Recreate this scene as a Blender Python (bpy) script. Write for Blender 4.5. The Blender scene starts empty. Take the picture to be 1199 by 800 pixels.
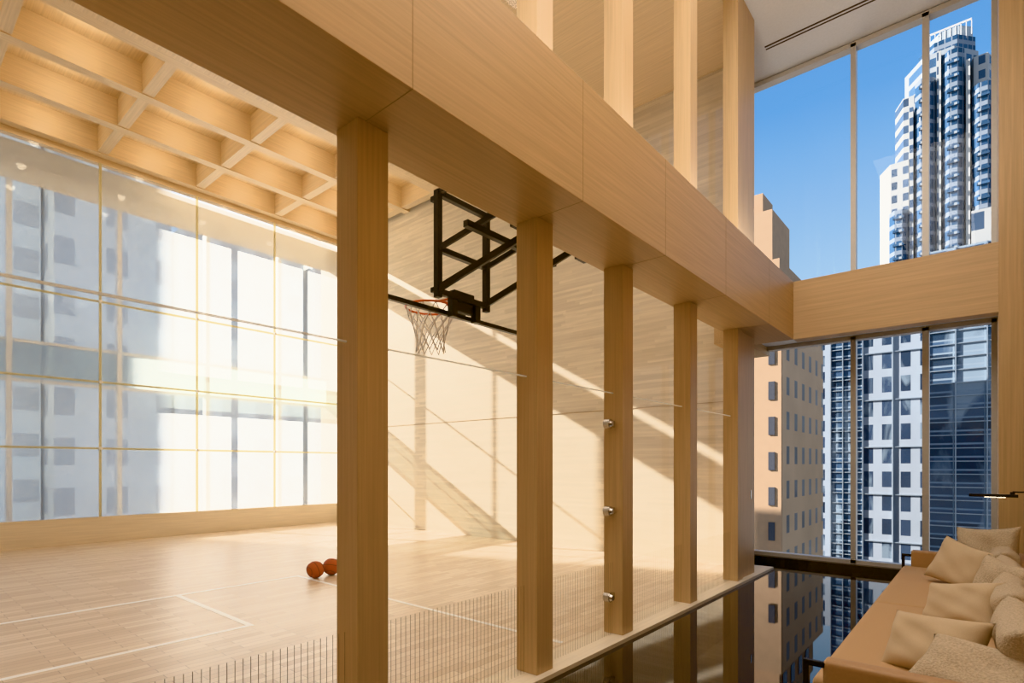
import bpy, bmesh, math, random
from mathutils import Vector, Matrix
random.seed(7)
S = bpy.context.scene
C = bpy.context.collection

# ------------------------------------------------------------------ helpers
def new_mat(name):
    m = bpy.data.materials.new(name); m.use_nodes = True
    nt = m.node_tree
    for n in list(nt.nodes): nt.nodes.remove(n)
    out = nt.nodes.new('ShaderNodeOutputMaterial')
    return m, nt, out

def N(nt, t, **kw):
    n = nt.nodes.new(t)
    for k, v in kw.items():
        setattr(n, k, v)
    return n

def L(nt, a, b): nt.links.new(a, b)

def math_n(nt, op, a, b=None):
    n = nt.nodes.new('ShaderNodeMath'); n.operation = op
    for i, v in enumerate((a, b)):
        if v is None: continue
        if isinstance(v, (int, float)): n.inputs[i].default_value = v
        else: nt.links.new(v, n.inputs[i])
    return n.outputs[0]

def mixc(nt, fac, a, b):
    n = nt.nodes.new('ShaderNodeMix'); n.data_type = 'RGBA'
    if isinstance(fac, (int, float)): n.inputs[0].default_value = fac
    else: nt.links.new(fac, n.inputs[0])
    for idx, v in ((6, a), (7, b)):
        if isinstance(v, tuple): n.inputs[idx].default_value = (*v[:3], 1)
        else: nt.links.new(v, n.inputs[idx])
    return n.outputs[2]

def simple(name, col, rough=0.5, metal=0.0, noise=0.06, nscale=30, bump=0.0, spec=0.5):
    m, nt, out = new_mat(name)
    b = N(nt, 'ShaderNodeBsdfPrincipled')
    b.inputs['Roughness'].default_value = rough
    b.inputs['Metallic'].default_value = metal
    b.inputs['Specular IOR Level'].default_value = spec
    tc = N(nt, 'ShaderNodeTexCoord')
    no = N(nt, 'ShaderNodeTexNoise'); no.inputs['Scale'].default_value = nscale; no.inputs['Detail'].default_value = 4
    L(nt, tc.outputs['Object'], no.inputs['Vector'])
    dark = tuple(c*(1-noise) for c in col); lite = tuple(min(1, c*(1+noise)) for c in col)
    L(nt, mixc(nt, no.outputs['Fac'], dark, lite), b.inputs['Base Color'])
    if bump > 0:
        bp = N(nt, 'ShaderNodeBump'); bp.inputs['Strength'].default_value = bump; bp.inputs['Distance'].default_value = 0.01
        L(nt, no.outputs['Fac'], bp.inputs['Height']); L(nt, bp.outputs[0], b.inputs['Normal'])
    L(nt, b.outputs[0], out.inputs[0])
    return m

def glow_edge(name, col, op=0.65):
    """polished glass-edge / silicone joint: passes light through"""
    m, nt, out = new_mat(name)
    a = N(nt, 'ShaderNodeBsdfTranslucent'); a.inputs[0].default_value = (*col, 1)
    b = N(nt, 'ShaderNodeBsdfDiffuse'); b.inputs[0].default_value = (*col, 1)
    mx = N(nt, 'ShaderNodeMixShader'); mx.inputs[0].default_value = 0.5
    L(nt, a.outputs[0], mx.inputs[1]); L(nt, b.outputs[0], mx.inputs[2])
    t = N(nt, 'ShaderNodeBsdfTransparent')
    m2 = N(nt, 'ShaderNodeMixShader'); m2.inputs[0].default_value = op
    L(nt, t.outputs[0], m2.inputs[1]); L(nt, mx.outputs[0], m2.inputs[2])
    L(nt, m2.outputs[0], out.inputs[0]); return m

def wood(name, col, axis='Z', rough=0.42, var=0.16, fine=60, planks=0.0):
    m, nt, out = new_mat(name)
    b = N(nt, 'ShaderNodeBsdfPrincipled'); b.inputs['Roughness'].default_value = rough
    b.inputs['Specular IOR Level'].default_value = 0.3
    tc = N(nt, 'ShaderNodeTexCoord')
    mp = N(nt, 'ShaderNodeMapping')
    sc = {'X': (1.2, fine, fine), 'Y': (fine, 1.2, fine), 'Z': (fine, fine, 1.2)}[axis]
    mp.inputs['Scale'].default_value = sc
    L(nt, tc.outputs['Object'], mp.inputs['Vector'])
    no = N(nt, 'ShaderNodeTexNoise'); no.inputs['Scale'].default_value = 1.0; no.inputs['Detail'].default_value = 5
    L(nt, mp.outputs[0], no.inputs['Vector'])
    d = tuple(c*(1-var) for c in col); l = tuple(min(1, c*(1+var*0.7)) for c in col)
    r = N(nt, 'ShaderNodeMapRange'); r.inputs[1].default_value = 0.3; r.inputs[2].default_value = 0.7
    L(nt, no.outputs['Fac'], r.inputs[0])
    colr = mixc(nt, r.outputs[0], d, l)
    if planks > 0:
        sp = N(nt, 'ShaderNodeSeparateXYZ'); L(nt, tc.outputs['Object'], sp.inputs[0])
        row = math_n(nt, 'FLOOR', math_n(nt, 'DIVIDE', sp.outputs[2], 0.05))
        sh = N(nt, 'ShaderNodeTexWhiteNoise'); sh.noise_dimensions = '1D'; L(nt, row, sh.inputs['W'])
        ux = math_n(nt, 'FLOOR', math_n(nt, 'ADD', math_n(nt, 'DIVIDE', sp.outputs[0], 1.1), math_n(nt, 'MULTIPLY', sh.outputs[0], 5.0)))
        cb = N(nt, 'ShaderNodeCombineXYZ'); L(nt, row, cb.inputs[0]); L(nt, ux, cb.inputs[1])
        wn = N(nt, 'ShaderNodeTexWhiteNoise'); wn.noise_dimensions = '3D'; L(nt, cb.outputs[0], wn.inputs[0])
        f = math_n(nt, 'MULTIPLY', wn.outputs[0], planks)
        colr = mixc(nt, f, colr, tuple(c*0.68 for c in col))
    L(nt, colr, b.inputs['Base Color'])
    L(nt, b.outputs[0], out.inputs[0])
    return m

def glass_mat(name, tint=(1, 1, 1), milky=0.0, refl=1.0, milkcol=(0.9, 0.95, 1.0)):
    m, nt, out = new_mat(name)
    tr = N(nt, 'ShaderNodeBsdfTransparent'); tr.inputs[0].default_value = (*tint, 1)
    gl = N(nt, 'ShaderNodeBsdfGlossy'); gl.inputs['Roughness'].default_value = 0.01
    fr = N(nt, 'ShaderNodeFresnel')
    ge = N(nt, 'ShaderNodeNewGeometry')
    ior = math_n(nt, 'ADD', math_n(nt, 'MULTIPLY', ge.outputs['Backfacing'], 1/1.45-1.45), 1.45)
    L(nt, ior, fr.inputs[0])
    base = tr.outputs[0]
    if milky > 0:
        df = N(nt, 'ShaderNodeBsdfTranslucent'); df.inputs[0].default_value = (*milkcol, 1)
        no = N(nt, 'ShaderNodeTexNoise'); no.inputs['Scale'].default_value = 0.35; no.inputs['Detail'].default_value = 3
        tc = N(nt, 'ShaderNodeTexCoord'); L(nt, tc.outputs['Object'], no.inputs['Vector'])
        f = math_n(nt, 'MULTIPLY', math_n(nt, 'ADD', no.outputs['Fac'], 0.5), milky)
        mx = N(nt, 'ShaderNodeMixShader'); L(nt, f, mx.inputs[0])
        L(nt, tr.outputs[0], mx.inputs[1]); L(nt, df.outputs[0], mx.inputs[2]); base = mx.outputs[0]
    m2 = N(nt, 'ShaderNodeMixShader')
    L(nt, math_n(nt, 'MULTIPLY', fr.outputs[0], refl), m2.inputs[0])
    L(nt, base, m2.inputs[1]); L(nt, gl.outputs[0], m2.inputs[2])
    L(nt, m2.outputs[0], out.inputs[0])
    return m

def facade(name, wall, glassc, cw, ch, fw, fh, rough=0.7, grough=0.15, var=0.5, ox=0, oz=0, spec=0.5, ky=1.0, refl_patch=None, pscale=0.12):
    """window grid facade in object space: u=x+ky*y, v=z"""
    m, nt, out = new_mat(name)
    b = N(nt, 'ShaderNodeBsdfPrincipled')
    tc = N(nt, 'ShaderNodeTexCoord'); sp = N(nt, 'ShaderNodeSeparateXYZ')
    L(nt, tc.outputs['Object'], sp.inputs[0])
    u = math_n(nt, 'ADD', math_n(nt, 'ADD', sp.outputs[0], math_n(nt, 'MULTIPLY', sp.outputs[1], ky)), 500+ox)
    v = math_n(nt, 'ADD', sp.outputs[2], 500+oz)
    uc = math_n(nt, 'DIVIDE', u, cw); vc = math_n(nt, 'DIVIDE', v, ch)
    fu = math_n(nt, 'FRACT', uc); fv = math_n(nt, 'FRACT', vc)
    mu = math_n(nt, 'LESS_THAN', fu, fw); mv = math_n(nt, 'LESS_THAN', fv, fh)
    mask = math_n(nt, 'MULTIPLY', mu, mv)
    cu = math_n(nt, 'FLOOR', uc); cv = math_n(nt, 'FLOOR', vc)
    cb = N(nt, 'ShaderNodeCombineXYZ'); L(nt, cu, cb.inputs[0]); L(nt, cv, cb.inputs[1])
    wn = N(nt, 'ShaderNodeTexWhiteNoise'); wn.noise_dimensions = '3D'; L(nt, cb.outputs[0], wn.inputs[0])
    no = N(nt, 'ShaderNodeTexNoise'); no.inputs['Scale'].default_value = 0.25; no.inputs['Detail'].default_value = 6
    L(nt, tc.outputs['Object'], no.inputs['Vector'])
    f = math_n(nt, 'ADD', math_n(nt, 'MULTIPLY', wn.outputs[0], 0.5), math_n(nt, 'MULTIPLY', no.outputs['Fac'], 0.5))
    g = mixc(nt, f, tuple(c*(1-var) for c in glassc), tuple(min(1, c*(1+var)) for c in glassc))
    if refl_patch:  # reflections in the glass, painted as pale noise patches
        n2 = N(nt, 'ShaderNodeTexNoise'); n2.inputs['Scale'].default_value = pscale; n2.inputs['Detail'].default_value = 8
        n2.inputs['Distortion'].default_value = 1.2
        mp = N(nt, 'ShaderNodeMapping'); mp.inputs['Scale'].default_value = (2.2, 2.2, 0.7)
        L(nt, tc.outputs['Object'], mp.inputs['Vector']); L(nt, mp.outputs[0], n2.inputs['Vector'])
        r2 = N(nt, 'ShaderNodeMapRange'); r2.inputs[1].default_value = 0.50; r2.inputs[2].default_value = 0.60
        L(nt, n2.outputs['Fac'], r2.inputs[0])
        g = mixc(nt, r2.outputs[0], g, refl_patch)
    w = mixc(nt, no.outputs['Fac'], tuple(c*0.85 for c in wall), tuple(min(1, c*1.12) for c in wall))
    L(nt, mixc(nt, mask, w, g), b.inputs['Base Color'])
    rr = N(nt, 'ShaderNodeMapRange'); rr.inputs[3].default_value = rough; rr.inputs[4].default_value = grough
    L(nt, mask, rr.inputs[0]); L(nt, rr.outputs[0], b.inputs['Roughness'])
    b.inputs['Specular IOR Level'].default_value = spec
    L(nt, b.outputs[0], out.inputs[0])
    return m

def add_box(bm, mn, mx, rot=None):
    c = [(a+b)/2 for a, b in zip(mn, mx)]; s = [abs(b-a) for a, b in zip(mn, mx)]
    M = Matrix.Translation(c)
    if rot is not None: M = M @ rot
    M = M @ Matrix.Diagonal((*s, 1))
    return bmesh.ops.create_cube(bm, size=1.0, matrix=M)['verts']

def add_bar(bm, p, q, w, h=None):
    p = Vector(p); q = Vector(q); h = h or w
    d = q-p; z = d.normalized()
    M = Matrix.Translation((p+q)/2) @ z.to_track_quat('Z', 'Y').to_matrix().to_4x4() @ Matrix.Diagonal((w, h, d.length, 1))
    bmesh.ops.create_cube(bm, size=1.0, matrix=M)

def add_cyl(bm, p, q, r, seg=16, r2=None):
    p = Vector(p); q = Vector(q); d = q-p
    M = Matrix.Translation((p+q)/2) @ d.normalized().to_track_quat('Z', 'Y').to_matrix().to_4x4()
    bmesh.ops.create_cone(bm, cap_ends=True, segments=seg, radius1=r, radius2=r if r2 is None else r2, depth=d.length, matrix=M)

def obj_from(bm, name, mat, parent=None, smooth=False, bevel=0.0):
    me = bpy.data.meshes.new(name); bm.to_mesh(me); bm.free()
    o = bpy.data.objects.new(name, me); C.objects.link(o)
    if mat: me.materials.append(mat)
    if smooth:
        for p in me.polygons: p.use_smooth = True
    if bevel > 0:
        md = o.modifiers.new('bev', 'BEVEL'); md.width = bevel; md.segments = 2; md.limit_method = 'ANGLE'
    if parent: o.parent = parent
    return o

def box(name, mn, mx, mat, parent=None, bevel=0.0):
    bm = bmesh.new(); add_box(bm, mn, mx)
    return obj_from(bm, name, mat, parent, bevel=bevel)

def boxes(name, lst, mat, parent=None, bevel=0.0):
    bm = bmesh.new()
    for mn, mx in lst: add_box(bm, mn, mx)
    return obj_from(bm, name, mat, parent, bevel=bevel)

def sheet(name, axis, pos, a0, a1, z0, z1, mat, parent=None):
    bm = bmesh.new()
    if axis == 'X': co = [(pos, a0, z0), (pos, a1, z0), (pos, a1, z1), (pos, a0, z1)]
    else: co = [(a0, pos, z0), (a1, pos, z0), (a1, pos, z1), (a0, pos, z1)]
    bm.faces.new([bm.verts.new(c) for c in co])
    return obj_from(bm, name, mat, parent)

def empty(name, loc=(0, 0, 0)):
    e = bpy.data.objects.new(name, None); C.objects.link(e); e.location = loc
    e.empty_display_size = 0.1
    return e

# ------------------------------------------------------------------ materials
WOOD = (0.62, 0.45, 0.275)
m_wv = wood('maple_vertical', WOOD, 'Z', fine=55, var=0.10)
m_wy = wood('maple_lengthwise', WOOD, 'Y', fine=55, var=0.10)
m_wx = wood('maple_crosswise', (0.67, 0.50, 0.325), 'X', fine=55, var=0.10)
m_wc = wood('maple_ceiling', (0.74, 0.575, 0.385), 'X', fine=40, var=0.10)
m_wcy = wood('maple_ceiling_lengthwise', (0.74, 0.575, 0.385), 'Y', fine=40, var=0.10)
m_farwall = wood('maple_far_wall', (0.77, 0.675, 0.535), 'X', rough=0.4, fine=22, var=0.12, planks=0.5)
m_sill = wood('pale_maple', (0.77, 0.67, 0.53), 'Y', fine=30, var=0.08)
m_plaster = simple('white_plaster', (0.83, 0.82, 0.80), 0.7)
m_dark = simple('dark_joint', (0.10, 0.065, 0.035), 0.7)
m_joint = simple('panel_joint', (0.40, 0.28, 0.16), 0.7)
m_black = simple('black_metal', (0.015, 0.015, 0.017), 0.35)
m_white = simple('white_paint', (0.85, 0.85, 0.83), 0.5)
m_steel = simple('brushed_steel', (0.62, 0.60, 0.57), 0.25, 1.0)
m_frame = simple('window_frame_metal', (0.64, 0.61, 0.57), 0.4, 0.1)
m_line = simple('court_paint_white', (0.98, 0.98, 0.98), 0.4)
m_rim = simple('rim_orange', (0.75, 0.16, 0.05), 0.4)
m_net = simple('net_cord', (0.85, 0.80, 0.75), 0.8)
m_ball = simple('basketball_rubber', (0.50, 0.13, 0.045), 0.55, 0, 0.15, 400, 0.3)
m_leather = simple('tan_leather', (0.44, 0.27, 0.15), 0.55, 0, 0.08, 60, 0.15)
m_seat = simple('camel_upholstery', (0.54, 0.355, 0.21), 0.9, 0, 0.08, 250, 0.3)
m_bouc = simple('boucle_cream', (0.55, 0.44, 0.32), 0.95, 0, 0.4, 95, 1.0)
m_pil = simple('linen_pillow', (0.60, 0.465, 0.32), 0.95, 0, 0.12, 300, 0.4)
m_glass = glass_mat('clear_glass', (0.985, 0.99, 0.985), refl=0.35)
m_edge = glow_edge('glass_edge', (0.95, 0.96, 0.93), 0.7)
m_glassw = glass_mat('window_glass', (0.96, 0.97, 0.98), refl=0.5)
m_milky = glass_mat('hazy_guard_glass', (0.98, 0.985, 0.97), milky=0.38, refl=0.4, milkcol=(1, 0.98, 0.94))
m_frost = glass_mat('frosted_spandrel', (0.28, 0.32, 0.29), milky=0.45, refl=0.3, milkcol=(0.90, 0.92, 0.84))
m_board = glass_mat('backboard_glass', (0.97, 0.98, 0.97), refl=0.4)
m_frit = simple('frit_lines', (0.34, 0.26, 0.18), 0.6)

def court_floor():
    m, nt, out = new_mat('maple_court_strips')
    b = N(nt, 'ShaderNodeBsdfPrincipled'); b.inputs['Roughness'].default_value = 0.34
    tc = N(nt, 'ShaderNodeTexCoord'); mp = N(nt, 'ShaderNodeMapping')
    mp.inputs['Rotation'].default_value = (0, 0, math.radians(90))
    L(nt, tc.outputs['Object'], mp.inputs['Vector'])
    br = N(nt, 'ShaderNodeTexBrick'); br.offset = 0.37; br.offset_frequency = 2
    br.inputs['Color1'].default_value = (0.65, 0.50, 0.35, 1); br.inputs['Color2'].default_value = (0.81, 0.675, 0.52, 1)
    br.inputs['Mortar'].default_value = (0.42, 0.31, 0.21, 1)
    br.inputs['Scale'].default_value = 1.0; br.inputs['Mortar Size'].default_value = 0.0026
    br.inputs['Brick Width'].default_value = 0.50; br.inputs['Row Height'].default_value = 0.09
    L(nt, mp.outputs[0], br.inputs['Vector'])
    mp2 = N(nt, 'ShaderNodeMapping'); mp2.inputs['Scale'].default_value = (50, 2, 1)
    L(nt, tc.outputs['Object'], mp2.inputs['Vector'])
    no = N(nt, 'ShaderNodeTexNoise'); no.inputs['Scale'].default_value = 1; L(nt, mp2.outputs[0], no.inputs['Vector'])
    f = math_n(nt, 'MULTIPLY', no.outputs['Fac'], 0.2)
    L(nt, mixc(nt, f, br.outputs['Color'], (0.70, 0.55, 0.40)), b.inputs['Base Color'])
    L(nt, b.outputs[0], out.inputs[0]); return m
m_court = court_floor()

def granite():
    m, nt, out = new_mat('polished_black_granite')
    b = N(nt, 'ShaderNodeBsdfPrincipled'); b.inputs['Roughness'].default_value = 0.02
    b.inputs['Specular IOR Level'].default_value = 1.0
    tc = N(nt, 'ShaderNodeTexCoord')
    br = N(nt, 'ShaderNodeTexBrick'); br.offset = 0.0
    br.inputs['Color1'].default_value = (0.014, 0.010, 0.008, 1); br.inputs['Color2'].default_value = (0.020, 0.014, 0.010, 1)
    br.inputs['Mortar'].default_value = (0.05, 0.04, 0.03, 1)
    br.inputs['Scale'].default_value = 1.0; br.inputs['Mortar Size'].default_value = 0.0025
    br.inputs['Brick Width'].default_value = 0.62; br.inputs['Row Height'].default_value = 0.8
    L(nt, tc.outputs['Object'], br.inputs['Vector'])
    no = N(nt, 'ShaderNodeTexNoise'); no.inputs['Scale'].default_value = 90; no.inputs['Detail'].default_value = 6
    L(nt, tc.outputs['Object'], no.inputs['Vector'])
    r = N(nt, 'ShaderNodeMapRange'); r.inputs[1].default_value = 0.58; r.inputs[2].default_value = 0.75; r.inputs[4].default_value = 0.5
    L(nt, no.outputs['Fac'], r.inputs[0])
    L(nt, mixc(nt, r.outputs[0], br.outputs['Color'], (0.09, 0.065, 0.045)), b.inputs['Base Color'])
    L(nt, b.outputs[0], out.inputs[0]); return m
m_granite = granite()

def emis(name, col, s):
    m, nt, out = new_mat(name)
    e = N(nt, 'ShaderNodeEmission'); e.inputs[0].default_value = (*col, 1); e.inputs[1].default_value = s
    L(nt, e.outputs[0], out.inputs[0]); return m
m_led = emis('led_lens', (1, 0.85, 0.62), 12)

# ------------------------------------------------------------------ dims
XW = -14.0; YF = 9.0; YB = -6.0
CX0, CX1 = -2.73, -2.53
COLY = [-4.6, -3.06, -1.54, 0.0, 1.71, 3.26, 4.54, 6.08, 7.67]
SOF = 3.45; BT = 4.30; CEIL = 8.0

box('floor_court', (-15.2, YB, -0.3), (CX0-0.06, YF, 0.0), m_court)
box('floor_lobby', (CX1+0.06, YB, -0.3), (0.5, 10.1, 0.0), m_granite)
box('floor_passage', (-3.3, YF+0.12, -0.3), (CX1+0.06, 10.1, 0.0), m_granite)
box('trim_threshold', (CX0-0.06, YB, -0.3), (CX1+0.06, YF+0.12, 0.035), m_sill)

for y in COLY:
    box('wood_column', (CX0, y, 0.035), (CX1, y+0.2, SOF), m_wv, bevel=0.004)
    if y > -3:
        box('wood_column', (CX0, y, BT), (CX1, y+0.2, 8.1), m_wv, bevel=0.004)

hb = empty('header_beam')
box('beam_body', (-2.77, YB, SOF), (-2.14, 8.9, BT), m_wy, hb, bevel=0.003)
jl = []
for y in (-1.45, 0.1, 1.76, 3.28, 4.6, 6.1, 7.7):
    jl.append(((-2.76, y, SOF-0.001), (-2.139, y+0.004, BT-0.002)))
boxes('panel_joints', jl, m_joint, hb)
box('beam_tail', (-3.15, 8.47, SOF), (-2.77, 10.0, BT), m_wy, hb)
box('wall_side_end', (CX0, 7.87, 0.035), (CX1-0.03, 8.47, SOF), m_wv)
box('wall_side_end_upper', (CX0, 7.87, BT), (CX1-0.03, 8.47, 8.1), m_wv)
box('wall_return', (-2.95, 8.35, 0.0), (CX0, YF, 8.1), m_wv)
h = empty('door_handle')
box('plate', (CX1-0.03, 8.28, 1.12), (CX1-0.022, 8.31, 1.24), m_steel, h)

box('cross_beam', (-2.14, 8.9, SOF), (0.13, 9.12, BT), m_wx, bevel=0.003)
box('mezzanine_slab', (-2.77, 9.12, 3.58), (0.13, 9.9, BT-0.02), m_plaster)

box('wall_court_far', (XW-1.2, YF, -0.1), (-2.95, YF+0.12, 8.6), m_farwall)
boxes('trim_far_wall_rail', [((XW, YF-0.012, 2.62), (-2.95, YF, 2.626)),], m_joint)
box('wall_court_back', (XW-1.2, YB-0.15, -0.1), (CX1, YB, 8.6), m_farwall)
box('wall_lobby_back', (CX1, YB-0.15, -0.1), (0.5, YB, 8.3), m_wv)
box('wall_right', (0.37, YB, -0.1), (0.5, 8.9, 8.3), m_wv)
box('wall_right_pier', (0.13, 8.9, -0.1), (0.5, 10.1, 8.3), m_wv)
box('wall_passage_left', (-3.3, YF+0.12, -0.1), (-3.15, 10.1, 8.3), m_wv)

box('ceiling_lobby', (CX0, YB, 8.1), (0.5, 10.1, 8.3), m_plaster)
box('ceiling_passage', (-3.3, 8.35, 8.1), (CX0, 10.1, 8.3), m_plaster)
boxes('trim_ceiling_slot', [((-2.6, 9.10, 8.093), (0.0, 9.125, 8.1)), ((-2.6, 9.17, 8.093), (0.0, 9.19, 8.1))], m_dark)
box('ceiling_court_flat', (-9.7, YB, CEIL), (CX0, YF, 8.6), m_wc)
box('ceiling_court_coffer', (XW-1.0, YB, 8.52), (-9.7, YF, 8.6), m_wc)
cl = []
for x in (-13.9, -12.55, -11.15, -9.8):
    cl.append(((x-0.1, YB, CEIL), (x+0.1, YF, 8.52)))
boxes('ceiling_beams_lengthwise', cl, m_wcy)
cl = []; fill_pts = []
y = 3.24-1.86*4
while y < YF:
    for xa, xb in ((-13.8, -12.65), (-12.45, -11.25), (-11.05, -9.9)):
        cl.append(((xa, y-0.09, CEIL+0.02), (xb, y+0.09, 8.52)))
        if y > -3 and y+0.93 < YF: fill_pts.append(((xa+xb)/2, y+0.93))
    y += 1.86
boxes('ceiling_beams_crosswise', cl, m_wc)

# ------------------------------------------------------------------ court window wall
box('baseboard_window_wall', (XW-0.12, YB, 0.0), (XW, YF, 0.53), m_sill)
box('wall_window_head', (XW-0.15, YB, 7.88), (XW, YF, 8.55), m_wcy)
wl = empty('window_1')
pan = [-6+0.06, -4.2, -2.34, -0.48, 1.38, 3.24, 5.10, 6.96, 8.82]
hz = [0.53, 1.95, 3.33, 5.0, 7.88]
sheet('guard_glass', 'X', XW-0.01, YB, YF, 0.53, 7.88, m_milky, wl)
fr = []
for y in pan: fr.append(((XW-0.005, y-0.022, 0.53), (XW+0.02, y+0.022, 7.88)))
for z in hz[1:-1]: fr.append(((XW-0.005, YB, z-0.02), (XW+0.018, YF, z+0.02)))
boxes('guard_glazing_bars', fr, glow_edge('glazing_edge', (0.80, 0.74, 0.52), 0.9), wl)
bm = bmesh.new()
for y in pan:
    for z in hz[1:-1]:
        add_cyl(bm, (XW+0.02, y, z), (XW+0.06, y, z), 0.035)
obj_from(bm, 'glass_clips', m_white, wl)
wo = empty('window_2')
XO = XW-0.9
fr = []
y = 3.24-1.86*5+0.55
while y < YF+1:
    fr.append(((XO-0.1, y-0.045, 0.0), (XO+0.1, y+0.045, 8.1)))
    y += 1.86
fr.append(((XO-0.1, YB, 7.75), (XO+0.12, YF, 8.1)))
fr.append(((XO-0.1, YB, 0.0), (XO+0.12, YF, 0.35)))
fr.append(((XO-0.06, YB, 4.1), (XO+0.06, YF, 4.16)))
fr.append(((XO-0.06, YB, 3.3), (XO+0.06, YF, 3.36)))
boxes('outer_frames', fr, m_white, wo)
sheet('outer_glass', 'X', XO-0.01, YB, YF, 0.35, 7.75, m_glassw, wo)
sheet('spandrel_panel', 'X', XO-0.03, YB, YF, 3.36, 4.1, m_frost, wo)
box('roller_blind', (XO+0.14, YB, 7.3), (XO+0.15, YF, 7.75), simple('blind_fabric', (0.8, 0.8, 0.78), 0.9), wo)

# ------------------------------------------------------------------ glass screen between columns
gs = empty('glass_screen')
for i in range(len(COLY)-1):
    a, b = COLY[i]+0.2, COLY[i+1]
    for z0, z1 in ((0.037, 2.264), (2.276, SOF-0.002)):
        sheet('glass_panel', 'X', -2.63, a+0.004, b-0.004, z0, z1, m_glass, gs)
    box('joint_seal', (-2.634, a+0.002, 2.2645), (-2.626, b-0.002, 2.2755), m_edge, gs)
    if b > -2:
        sheet('upper_glass_panel', 'X', -2.63, a+0.004, b-0.004, BT+0.002, 8.098, m_glass, gs)
fl = []
for i in range(3, len(COLY)-1):
    a, b = COLY[i]+0.2, COLY[i+1]
    y = a+0.02
    while y < b-0.01:
        fl.append(((-2.6285, y-0.0015, 0.04), (-2.6275, y+0.0015, 0.70)))
        y += 0.036
boxes('frit_lines', fl, m_frit, gs)
for z in (0.39, 1.18, 1.98):
    bm = bmesh.new()
    yc = 4.45
    add_cyl(bm, (-2.66, yc, z), (-2.60, yc, z), 0.045, 24)
    add_cyl(bm, (-2.60, yc, z), (-2.575, yc, z), 0.036, 24, 0.025)
    add_box(bm, (-2.65, yc, z-0.03), (-2.61, 4.54, z+0.03))
    obj_from(bm, 'clamp_discs', m_steel, gs, bevel=0.002)
bm = bmesh.new(); add_cyl(bm, (-2.68, 3.49, 1.14), (-2.58, 3.49, 1.14), 0.022, 20)
obj_from(bm, 'knob', m_black, gs)

# ------------------------------------------------------------------ court markings
z0, z1 = 0.0, 0.002
boxes('court_line_markings', [
    ((-7.585, -1.2, z0), (-7.525, 4.13, z1)),
    ((-7.525, 2.50, z0), (-5.615, 2.56, z1)),
    ((-5.615, -1.2, z0), (-5.555, 2.56, z1)),
    ((-7.525, 4.08, z0), (-2.9, 4.13, z1)),
], m_line)

# ------------------------------------------------------------------ basketballs
def basketball(x, y, rot):
    r = 0.12
    e = empty('basketball', (x, y, r+0.001)); e.rotation_euler = rot
    bm = bmesh.new(); bmesh.ops.create_uvsphere(bm, u_segments=40, v_segments=24, radius=r)
    obj_from(bm, 'ball_skin', m_ball, e, smooth=True)
    cu = bpy.data.curves.new('seams', 'CURVE'); cu.dimensions = '3D'; cu.bevel_depth = 0.0028
    def loop(fn):
        sp = cu.splines.new('POLY'); n = 64; sp.points.add(n-1); sp.use_cyclic_u = True
        for i in range(n):
            v = Vector(fn(2*math.pi*i/n)).normalized()*(r+0.0003); sp.points[i].co = (*v, 1)
    loop(lambda t: (math.cos(t), math.sin(t), 0))
    loop(lambda t: (math.cos(t), 0, math.sin(t)))
    for s in (1, -1):
        loop(lambda t: (0.62*math.cos(t), s*0.85, 0.9*math.sin(t)))
    o = bpy.data.objects.new('seams', cu); C.objects.link(o); cu.materials.append(m_black); o.parent = e
basketball(-7.23, 4.19, (0.5, 0.9, 0.3))
basketball(-7.27, 4.47, (1.2, 0.2, 1.0))

# ------------------------------------------------------------------ basketball hoop
hp = empty('basketball_hoop')
BX = -3.5; BY0, BY1 = 2.49, 4.32; BZ0, BZ1 = 2.90, 3.97; BC = 3.405
sheet('backboard', 'X', BX, BY0, BY1, BZ0, BZ1, m_board, hp)
boxes('board_edge', [((BX-0.02, BY0, BZ0-0.02), (BX+0.02, BY1, BZ0+0.015))], m_black, hp)
boxes('board_frame', [((BX-0.015, BY0-0.02, BZ0), (BX+0.015, BY0, BZ1)), ((BX-0.015, BY1, BZ0), (BX+0.015, BY1+0.02, BZ1)),
                      ((BX-0.015, BY0-0.02, BZ1), (BX+0.015, BY1+0.02, BZ1+0.02))], m_steel, hp)
bm = bmesh.new()
y0, y1 = 3.08, 3.66; xf = BX+0.08
for y in (y0, y1):
    add_bar(bm, (xf, y, 2.98), (xf, y, 3.86), 0.05)
    add_bar(bm, (BX+0.01, y, 3.05), (xf, y, 3.05), 0.04)
    add_bar(bm, (BX+0.01, y, 3.8), (xf, y, 3.8), 0.04)
for z in (3.03, 3.38, 3.84):
    add_bar(bm, (xf, y0, z), (xf, y1, z), 0.045)
xe = -2.79
for y in (y0, y1):
    add_bar(bm, (xf, y, 3.05), (xe, y+0.62, 3.62), 0.05)
    add_bar(bm, (xf, y, 3.38), (xe, y+0.62, 3.95), 0.04)
    add_bar(bm, (xf, y, 3.84), (xe, y+0.3, 4.12), 0.04)
add_bar(bm, (-3.1, y0, 3.5), (-3.1, y1+0.6, 3.5), 0.05)
add_bar(bm, (-2.80, 3.3, 3.62), (-2.80, 4.4, 3.62), 0.05)
add_box(bm, (-2.83, 3.3, 3.47), (-2.772, 3.45, 4.2)); add_box(bm, (-2.83, 4.2, 3.47), (-2.772, 4.35, 4.2))
add_box(bm, (BX-0.05, BC-0.09, 2.93), (BX-0.015, BC+0.09, 3.07))
add_bar(bm, (BX+0.06, BC-0.14, 2.86), (BX+0.06, BC-0.14, 3.05), 0.06)
add_bar(bm, (BX+0.06, BC+0.14, 2.86), (BX+0.06, BC+0.14, 3.05), 0.06)
add_box(bm, (BX+0.0, BC-0.12, 2.93), (BX+0.06, BC+0.12, 3.1))
obj_from(bm, 'support_frame', m_black, hp)
RC = Vector((BX-0.15-0.23, BC, 3.05)); R = 0.228
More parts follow.
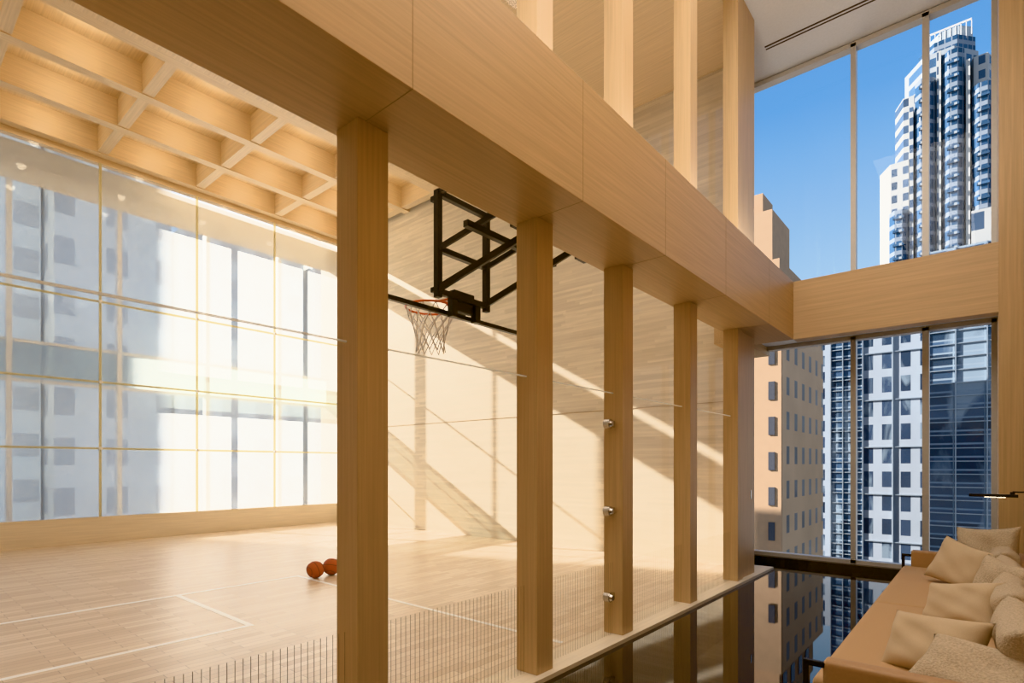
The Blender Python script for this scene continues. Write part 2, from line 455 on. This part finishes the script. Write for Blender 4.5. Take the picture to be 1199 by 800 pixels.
bpy.ops.mesh.primitive_torus_add(location=RC, major_radius=R, minor_radius=0.010, major_segments=48, minor_segments=10)
o = bpy.context.object; o.name = 'rim'; o.data.materials.append(m_rim); o.parent = hp
bm = bmesh.new()
add_bar(bm, (BX-0.03, BC-0.07, 3.05), (RC.x+R*0.9, BC-0.09, 3.05), 0.016)
add_bar(bm, (BX-0.03, BC+0.07, 3.05), (RC.x+R*0.9, BC+0.09, 3.05), 0.016)
add_bar(bm, (BX-0.03, BC, 2.97), (RC.x+R*0.97, BC, 3.04), 0.02)
add_box(bm, (BX-0.06, BC-0.08, 2.95), (BX-0.05, BC+0.08, 3.06))
obj_from(bm, 'rim_bracket', m_rim, hp)
cu = bpy.data.curves.new('net', 'CURVE'); cu.dimensions = '3D'; cu.bevel_depth = 0.0045
levels = [(3.045, 0.225), (2.96, 0.20), (2.88, 0.165), (2.80, 0.14), (2.72, 0.125), (2.64, 0.135)]
for d in (1, -1):
    for i in range(12):
        sp = cu.splines.new('POLY'); sp.points.add(len(levels)-1)
        for k, (z, r) in enumerate(levels):
            a = 2*math.pi*(i+d*k*0.5)/12
            sp.points[k].co = (RC.x+r*math.cos(a), RC.y+r*math.sin(a), z, 1)
o = bpy.data.objects.new('net', cu); C.objects.link(o); cu.materials.append(m_net); o.parent = hp

# ------------------------------------------------------------------ lobby window
YWn = 9.95
for nm, z0, z1 in (('window_3', 0.10, 3.57), ('window_4', BT-0.1, 8.06)):
    w = empty(nm)
    fr = []
    for x, hw in ((-1.53, 0.035), (-0.64, 0.04), (0.10, 0.03), (-3.12, 0.03)):
        fr.append(((x-hw, YWn-0.1, z0), (x+hw, YWn+0.05, z1)))
    fr.append(((-3.15, YWn-0.1, z0-0.02), (0.13, YWn+0.05, z0+0.05)))
    fr.append(((-3.15, YWn-0.1, z1-0.05), (0.13, YWn+0.05, z1+0.02)))
    boxes('frame', fr, m_frame, w)
    sheet('pane', 'Y', YWn, -3.15, 0.13, z0, z1, m_glassw, w)
box('baseboard_window', (-3.15, YWn-0.22, 0.0), (0.13, YWn+0.05, 0.09), m_granite)
box('wall_spandrel', (-3.15, YWn-0.02, 3.56), (0.13, YWn+0.1, BT-0.1), m_plaster)
dl = empty('recessed_downlight')
bm = bmesh.new(); add_cyl(bm, (-0.72, 9.4, 3.57), (-0.72, 9.4, 3.58), 0.06, 24); obj_from(bm, 'ring', m_white, dl)
bm = bmesh.new(); add_cyl(bm, (-0.72, 9.4, 3.565), (-0.72, 9.4, 3.57), 0.045, 24); obj_from(bm, 'lens', m_led, dl)

# ------------------------------------------------------------------ sofa
sf = empty('sofa')
SX0, SX1, SY0, SY1 = -0.72, 0.33, 3.35, 8.1
def soft(name, mn, mx, mat, parent, bev=0.05, rot=None):
    bm = bmesh.new()
    add_box(bm, mn, mx, rot)
    bmesh.ops.bevel(bm, geom=bm.edges[:], offset=bev, segments=4, profile=0.6, affect='EDGES')
    return obj_from(bm, name, mat, parent, smooth=True)
box('base', (SX0+0.03, SY0+0.06, 0.20), (SX1-0.02, SY1-0.06, 0.27), m_leather, sf, bevel=0.01)
ya, yb = SY0+0.1, SY1-0.1
for k in range(2):
    a = ya+(yb-ya)*k/2; b = ya+(yb-ya)*(k+1)/2
    soft('seat_cushion', (SX0-0.02, a+0.003, 0.25), (SX1-0.2, b-0.003, 0.42), m_seat, sf, 0.05)
bm = bmesh.new()
for yy in (SY0, SY1):
    add_bar(bm, (SX0-0.02, yy, 0.0), (SX0-0.02, yy, 0.53), 0.03)
    add_bar(bm, (SX1-0.03, yy, 0.0), (SX1-0.03, yy, 0.53), 0.03)
    add_bar(bm, (SX0-0.035, yy, 0.53), (SX1-0.03, yy, 0.53), 0.03)
    add_bar(bm, (SX0-0.035, yy, 0.24), (SX1-0.03, yy, 0.24), 0.03)
add_bar(bm, (SX0+0.02, SY0, 0.2), (SX0+0.02, SY1, 0.2), 0.03)
add_bar(bm, (SX1-0.04, SY0, 0.2), (SX1-0.04, SY1, 0.2), 0.03)
ym = (SY0+SY1)/2
add_bar(bm, (SX0+0.02, ym, 0.0), (SX0+0.02, ym, 0.2), 0.03)
obj_from(bm, 'metal_frame', m_black, sf, bevel=0.004)
soft('arm_far', (SX0+0.06, SY1-0.09, 0.27), (SX1-0.1, SY1+0.02, 0.60), m_leather, sf, 0.03)
soft('arm_near', (SX0+0.06, SY0-0.02, 0.27), (SX1-0.1, SY0+0.09, 0.56), m_leather, sf, 0.03)
soft('back_frame', (SX1-0.07, SY0+0.02, 0.25), (SX1+0.0, SY1-0.02, 0.66), m_leather, sf, 0.03)

def pillow(name, c, w, h, t, rot, mat, parent, n=26):
    bm = bmesh.new()
    grid = {}
    for side in (1, -1):
        for i in range(n+1):
            for j in range(n+1):
                u = -1+2*i/n; v = -1+2*j/n
                if side == -1 and (i in (0, n) or j in (0, n)):
                    grid[(side, i, j)] = grid[(1, i, j)]; continue
                px = u*(1-0.12*(1-v*v)*abs(u)**3); pz = v*(1-0.12*(1-u*u)*abs(v)**3)
                th = ((1-u**4)*(1-v**4))**0.5
                th *= 1+0.09*math.sin(5*u+c[1]*3)*math.cos(4*v+c[0]*5)+0.05*math.sin(9*v+6*u+c[1])
                grid[(side, i, j)] = bm.verts.new((px*w/2, side*th*t/2, pz*h/2))
    for side in (1, -1):
        for i in range(n):
            for j in range(n):
                q = [grid[(side, i, j)], grid[(side, i+1, j)], grid[(side, i+1, j+1)], grid[(side, i, j+1)]]
                if side == 1: q.reverse()
                try: bm.faces.new(q)
                except Exception: pass
    o = obj_from(bm, name, mat, parent, smooth=True)
    o.location = c; o.rotation_euler = rot
    return o
rd = math.radians
for i, yc in enumerate((4.05, 5.05, 6.1, 7.2)):
    pillow('back_cushion', (0.17, yc, 0.60), 1.0, 0.44, 0.22, (rd(16), 0, rd(-90)), m_bouc, sf)
for c, w, hh, t, rz, rx, ry, mt in (
    ((-0.17, 6.95, 0.62), 0.54, 0.46, 0.20, 35, 22, 14, m_pil),
    ((0.02, 7.55, 0.70), 0.60, 0.54, 0.18, 30, 12, -6, m_bouc),
    ((-0.13, 5.25, 0.57), 0.60, 0.36, 0.18, 42, 26, -12, m_pil),
    ((0.10, 5.65, 0.66), 0.50, 0.44, 0.18, 55, 18, 5, m_bouc),
    ((-0.22, 3.98, 0.565), 0.54, 0.38, 0.18, 30, 32, -6, m_pil),
    ((0.02, 3.62, 0.53), 0.66, 0.40, 0.20, 22, 58, 4, m_bouc),
):
    pillow('throw_pillow', c, w, hh, t, (rd(-rx), rd(ry), rd(-rz)), mt, sf)

lp = empty('wall_reading_lamp')
bm = bmesh.new()
add_box(bm, (-0.115, 6.97, 1.298), (0.24, 7.03, 1.326))
add_cyl(bm, (0.2, 7.0, 1.32), (0.2, 7.0, 1.35), 0.018)
add_bar(bm, (0.2, 7.0, 1.35), (0.37, 7.0, 1.35), 0.014)
add_cyl(bm, (0.355, 7.0, 1.35), (0.37, 7.0, 1.35), 0.05, 24)
obj_from(bm, 'lamp_body', m_black, lp, bevel=0.003)
box('lamp_lens', (0.0, 6.98, 1.2955), (0.15, 7.02, 1.298), m_led, lp)

# ------------------------------------------------------------------ exterior buildings
m_brick = facade('tan_brick_facade', (0.56, 0.36, 0.21), (0.10, 0.09, 0.085), 2.6, 2.9, 0.36, 0.52, ox=0.6, grough=0.3)
m_brickp = simple('tan_brick_plain', (0.42, 0.265, 0.155), 0.8, 0, 0.14, 1.5)
m_dwin = simple('dark_window', (0.07, 0.07, 0.08), 0.2)
bb = empty('brick_building')
box('main_block', (-30, 49, -60), (-12.6, 64, 15.5), m_brick, bb)
box('blank_party_wall', (-30, 48.7, -60), (-12.62, 49, 15.5), m_brickp, bb)
boxes('party_wall_windows', [((-13.6, 48.62, z), (-13.1, 48.7, z+1.5)) for z in [-39.4+2.9*k for k in range(18)]], m_dwin, bb)
boxes('setback_windows', [((-13.05, 50.8+2.6*i, 16.1), (-13.0, 52.0+2.6*i, 17.7)) for i in range(4)] , m_dwin, bb)
box('setback_block', (-30, 50, 15.5), (-13.1, 62, 19), m_brickp, bb)
box('stepped_top', (-30, 50.5, 19), (-13.8, 56, 23.5), m_brickp, bb)
box('water_tank_house', (-30, 52, 23.5), (-15.0, 55, 25.8), m_brickp, bb)
m_tw = facade('tower_facade', (0.27, 0.29, 0.31), (0.045, 0.085, 0.145), 1.9, 3.0, 0.74, 0.64, grough=0.12, var=0.7, ky=0.45)
m_tw2 = facade('tower_bay_facade', (0.18, 0.21, 0.25), (0.03, 0.065, 0.12), 1.2, 3.0, 0.82, 0.70, grough=0.1, var=0.7, ky=0.45)
m_tw3 = facade('tower_pier_facade', (0.34, 0.335, 0.32), (0.06, 0.09, 0.14), 2.1, 3.0, 0.52, 0.58, grough=0.2, var=0.6, ky=0.45)
tw = empty('skyscraper')
def octo(name, cx, cy, rx, ry, z0, z1, mat, parent, ch=0.3):
    bm = bmesh.new()
    pts = [(-1, -1+2*ch), (-1+2*ch, -1), (1-2*ch, -1), (1, -1+2*ch), (1, 1-2*ch), (1-2*ch, 1), (-1+2*ch, 1), (-1, 1-2*ch)]
    lo = [bm.verts.new((cx+rx*p[0], cy+ry*p[1], z0)) for p in pts]
    hi = [bm.verts.new((cx+rx*p[0], cy+ry*p[1], z1)) for p in pts]
    bm.faces.new(list(reversed(lo))); bm.faces.new(hi)
    for i in range(8):
        j = (i+1) % 8; bm.faces.new((lo[i], lo[j], hi[j], hi[i]))
    return obj_from(bm, name, mat, parent)
octo('core', -7.5, 160, 6.5, 9, -80, 91, m_tw, tw)
octo('crown', -6.5, 160, 5.0, 6, 91, 95, m_tw2, tw)
octo('crown_top', -5.8, 160, 3.8, 4, 95, 98.0, simple('crown_metal', (0.35, 0.38, 0.40), 0.5), tw)
cr_l = []
for k in range(9):
    x = -9.4+k*0.9
    cr_l.append(((x, 155.9, 95), (x+0.15, 156.05, 98.3)))
cr_l.append(((-9.5, 155.9, 98.1), (-2.1, 156.05, 98.5)))
boxes('crown_screen', cr_l, m_frame, tw)
octo('left_wing', -14.6, 159, 4.2, 7, -80, 70, m_tw3, tw)
octo('left_shoulder', -12.6, 159, 3.2, 7, 70, 84, m_tw3, tw)
octo('right_wing', 1.5, 159, 4.2, 8, -80, 80, m_tw, tw)
octo('right_shoulder', -0.6, 159, 2.8, 8, 80, 87, m_tw3, tw)
for i, (cx, zt) in enumerate(((-14.5, 58), (-9.8, 85), (-5.0, 89), (-0.2, 80), (3.6, 68))):
    octo('bay', cx, 150.8, 1.8, 2.2, -80, zt, m_tw2, tw)
bal = []
for (cx, zt) in ((-14.5, 58), (-9.8, 85), (-5.0, 89), (-0.2, 80), (3.6, 68)):
    z = 20
    while z < zt:
        bal.append(((cx-1.0, 148.3, z), (cx+1.0, 149, z+0.5))); z += 3.0
boxes('balconies', bal, m_tw, tw)
for cx, zt in ((-12.2, 80), (-7.4, 90), (-2.6, 86), (2.0, 76)):
    box('pier', (cx-0.35, 149.2, -80), (cx+0.35, 152, zt), m_tw3, tw)
m_cw = facade('curtain_wall_dark', (0.20, 0.25, 0.30), (0.035, 0.06, 0.10), 2.3, 1.25, 0.95, 0.86, grough=0.08, var=0.95, refl_patch=(0.19, 0.24, 0.29))
m_st = facade('grey_stone_facade', (0.26, 0.29, 0.33), (0.025, 0.04, 0.07), 1.7, 2.6, 0.52, 0.66, grough=0.1, var=0.8, refl_patch=(0.15, 0.19, 0.23), pscale=0.2)
m_mull = simple('alu_mullion', (0.26, 0.30, 0.34), 0.4, 0.5)
def cwall(name, x0, x1, y0, y1, z1, mat, cell, row):
    e = empty(name)
    box('block', (x0, y0, -70), (x1, y1, z1), mat, e)
    l = []
    x = x0
    while x <= x1+0.01:
        l.append(((x-0.05, y0-0.18, -40), (x+0.05, y0, z1))); x += cell
    z = -38
    while z < z1:
        l.append(((x0, y0-0.12, z-0.05), (x1, y0, z+0.05))); z += row
    boxes('mullions', l, m_mull, e)
cwall('office_building', -14.5, -10.6, 78, 95, 22, m_cw, 1.3, 1.25)
cwall('mirrored_stone_building', -10.4, -4.8, 73, 92, 20.0, m_st, 2.8, 5.2)  # reflection of a stone building, modelled as a solid block
cwall('glass_office_building', -4.4, 9, 68, 90, 22.5, m_cw, 2.3, 1.25)
box('roof_plant_room', (-1.0, 72, 22.5), (6, 84, 27), m_tw3)
box('distant_building', (-34, 100, -70), (-10, 118, 24), m_st)
# left side: buildings opposite, haze and overexposure painted into their pale colours
m_p1 = facade('hazed_stone_facade', (0.93, 0.87, 0.78), (0.52, 0.51, 0.49), 3.0, 3.3, 0.42, 0.55, var=0.12, grough=0.5)
m_p2 = facade('hazed_brick_facade', (0.95, 0.90, 0.82), (0.60, 0.58, 0.55), 2.6, 3.1, 0.5, 0.5, var=0.12, grough=0.5)
m_p3 = facade('hazed_slab_facade', (0.95, 0.90, 0.82), (0.54, 0.53, 0.51), 1.5, 40, 0.5, 1.0, var=0.12, grough=0.5)
box('apartment_building', (-62, 8.2, -70), (-46, 15, 24), m_p1)
box('apartment_building', (-64, 3, -70), (-49, 8.0, 26.5), m_p2)
box('apartment_building', (-60, 15.2, -70), (-45, 25, 19), m_p2)
box('slab_tower', (-60, 25.2, -70), (-44, 33, 23), m_p3)
box('apartment_building', (-70, -11.0, -70), (-46, 2.0, 3), m_p1)
box('apartment_building', (-60, -60, -70), (-40, -11.6, 45), m_p1)
box('ground_street', (-300, -300, -72), (300, 400, -70), simple('asphalt', (0.35, 0.34, 0.32), 0.9))

# ------------------------------------------------------------------ lights
sun = bpy.data.lights.new('sun', 'SUN'); sun.energy = 24.0; sun.angle = rd(0.5); sun.color = (1.0, 0.96, 0.90)
so = bpy.data.objects.new('sun', sun); C.objects.link(so)
d = Vector((1.0, 0.35, -0.56)).normalized()
so.rotation_euler = d.to_track_quat('-Z', 'Y').to_euler()

def area(name, loc, sx, sy, power, col, rot=(0, 0, 0)):
    l = bpy.data.lights.new(name, 'AREA'); l.shape = 'RECTANGLE'; l.size = sx; l.size_y = sy; l.energy = power; l.color = col
    o = bpy.data.objects.new(name, l); C.objects.link(o); o.location = loc; o.rotation_euler = rot; return o
area('court_fill_light', (-6.2, 1.5, 7.95), 5, 11, 130, (1.0, 0.95, 0.87))  # added fill for the court, no fixture behind it
area('lobby_fill_light', (-1.0, 1.5, 8.05), 1.6, 9, 350, (1.0, 0.94, 0.85))  # added fill for the lobby, no fixture behind it
area('ceiling_fill_uplight', (-2.3, 3.0, 4.33), 0.2, 11, 100, (1.0, 0.95, 0.87), (math.pi, 0, 0))  # added uplight to brighten the lobby ceiling
for (x, yy) in fill_pts:
    l = bpy.data.lights.new('coffer_fill', 'POINT'); l.energy = 9; l.shadow_soft_size = 0.08; l.color = (1.0, 0.85, 0.63)  # added point fill in each coffer to brighten beams and panels
    o = bpy.data.objects.new('coffer_fill_light', l); C.objects.link(o); o.location = (x, yy, 8.2)

# world
w = bpy.data.worlds.new('World'); S.world = w; w.use_nodes = True
nt = w.node_tree
for n in list(nt.nodes): nt.nodes.remove(n)
out = nt.nodes.new('ShaderNodeOutputWorld'); bg = nt.nodes.new('ShaderNodeBackground')
tc = nt.nodes.new('ShaderNodeTexCoord'); sp = nt.nodes.new('ShaderNodeSeparateXYZ')
nt.links.new(tc.outputs['Generated'], sp.inputs[0])
cr = nt.nodes.new('ShaderNodeValToRGB')
cr.color_ramp.elements[0].position = 0.0; cr.color_ramp.elements[0].color = (0.84, 0.87, 0.90, 1)
cr.color_ramp.elements[1].position = 0.75; cr.color_ramp.elements[1].color = (0.08, 0.25, 0.60, 1)
e = cr.color_ramp.elements.new(0.28); e.color = (0.40, 0.62, 0.87, 1)
e = cr.color_ramp.elements.new(0.5); e.color = (0.145, 0.37, 0.73, 1)
nt.links.new(sp.outputs[2], cr.inputs[0]); nt.links.new(cr.outputs[0], bg.inputs[0])
bg.inputs[1].default_value = 1.3
nt.links.new(bg.outputs[0], out.inputs[0])

# ------------------------------------------------------------------ camera
cd = bpy.data.cameras.new('camera'); cd.sensor_width = 36; cd.lens = 650/1199*36
cd.shift_y = 145/1199; cd.clip_start = 0.05; cd.clip_end = 1000
co = bpy.data.objects.new('camera', cd); C.objects.link(co)
co.location = (0, 0, 1.6); co.rotation_euler = (rd(90), 0, rd(40.4))
S.camera = co
S.view_settings.view_transform = 'Khronos PBR Neutral'
S.view_settings.look = 'None'
S.view_settings.exposure = -0.12
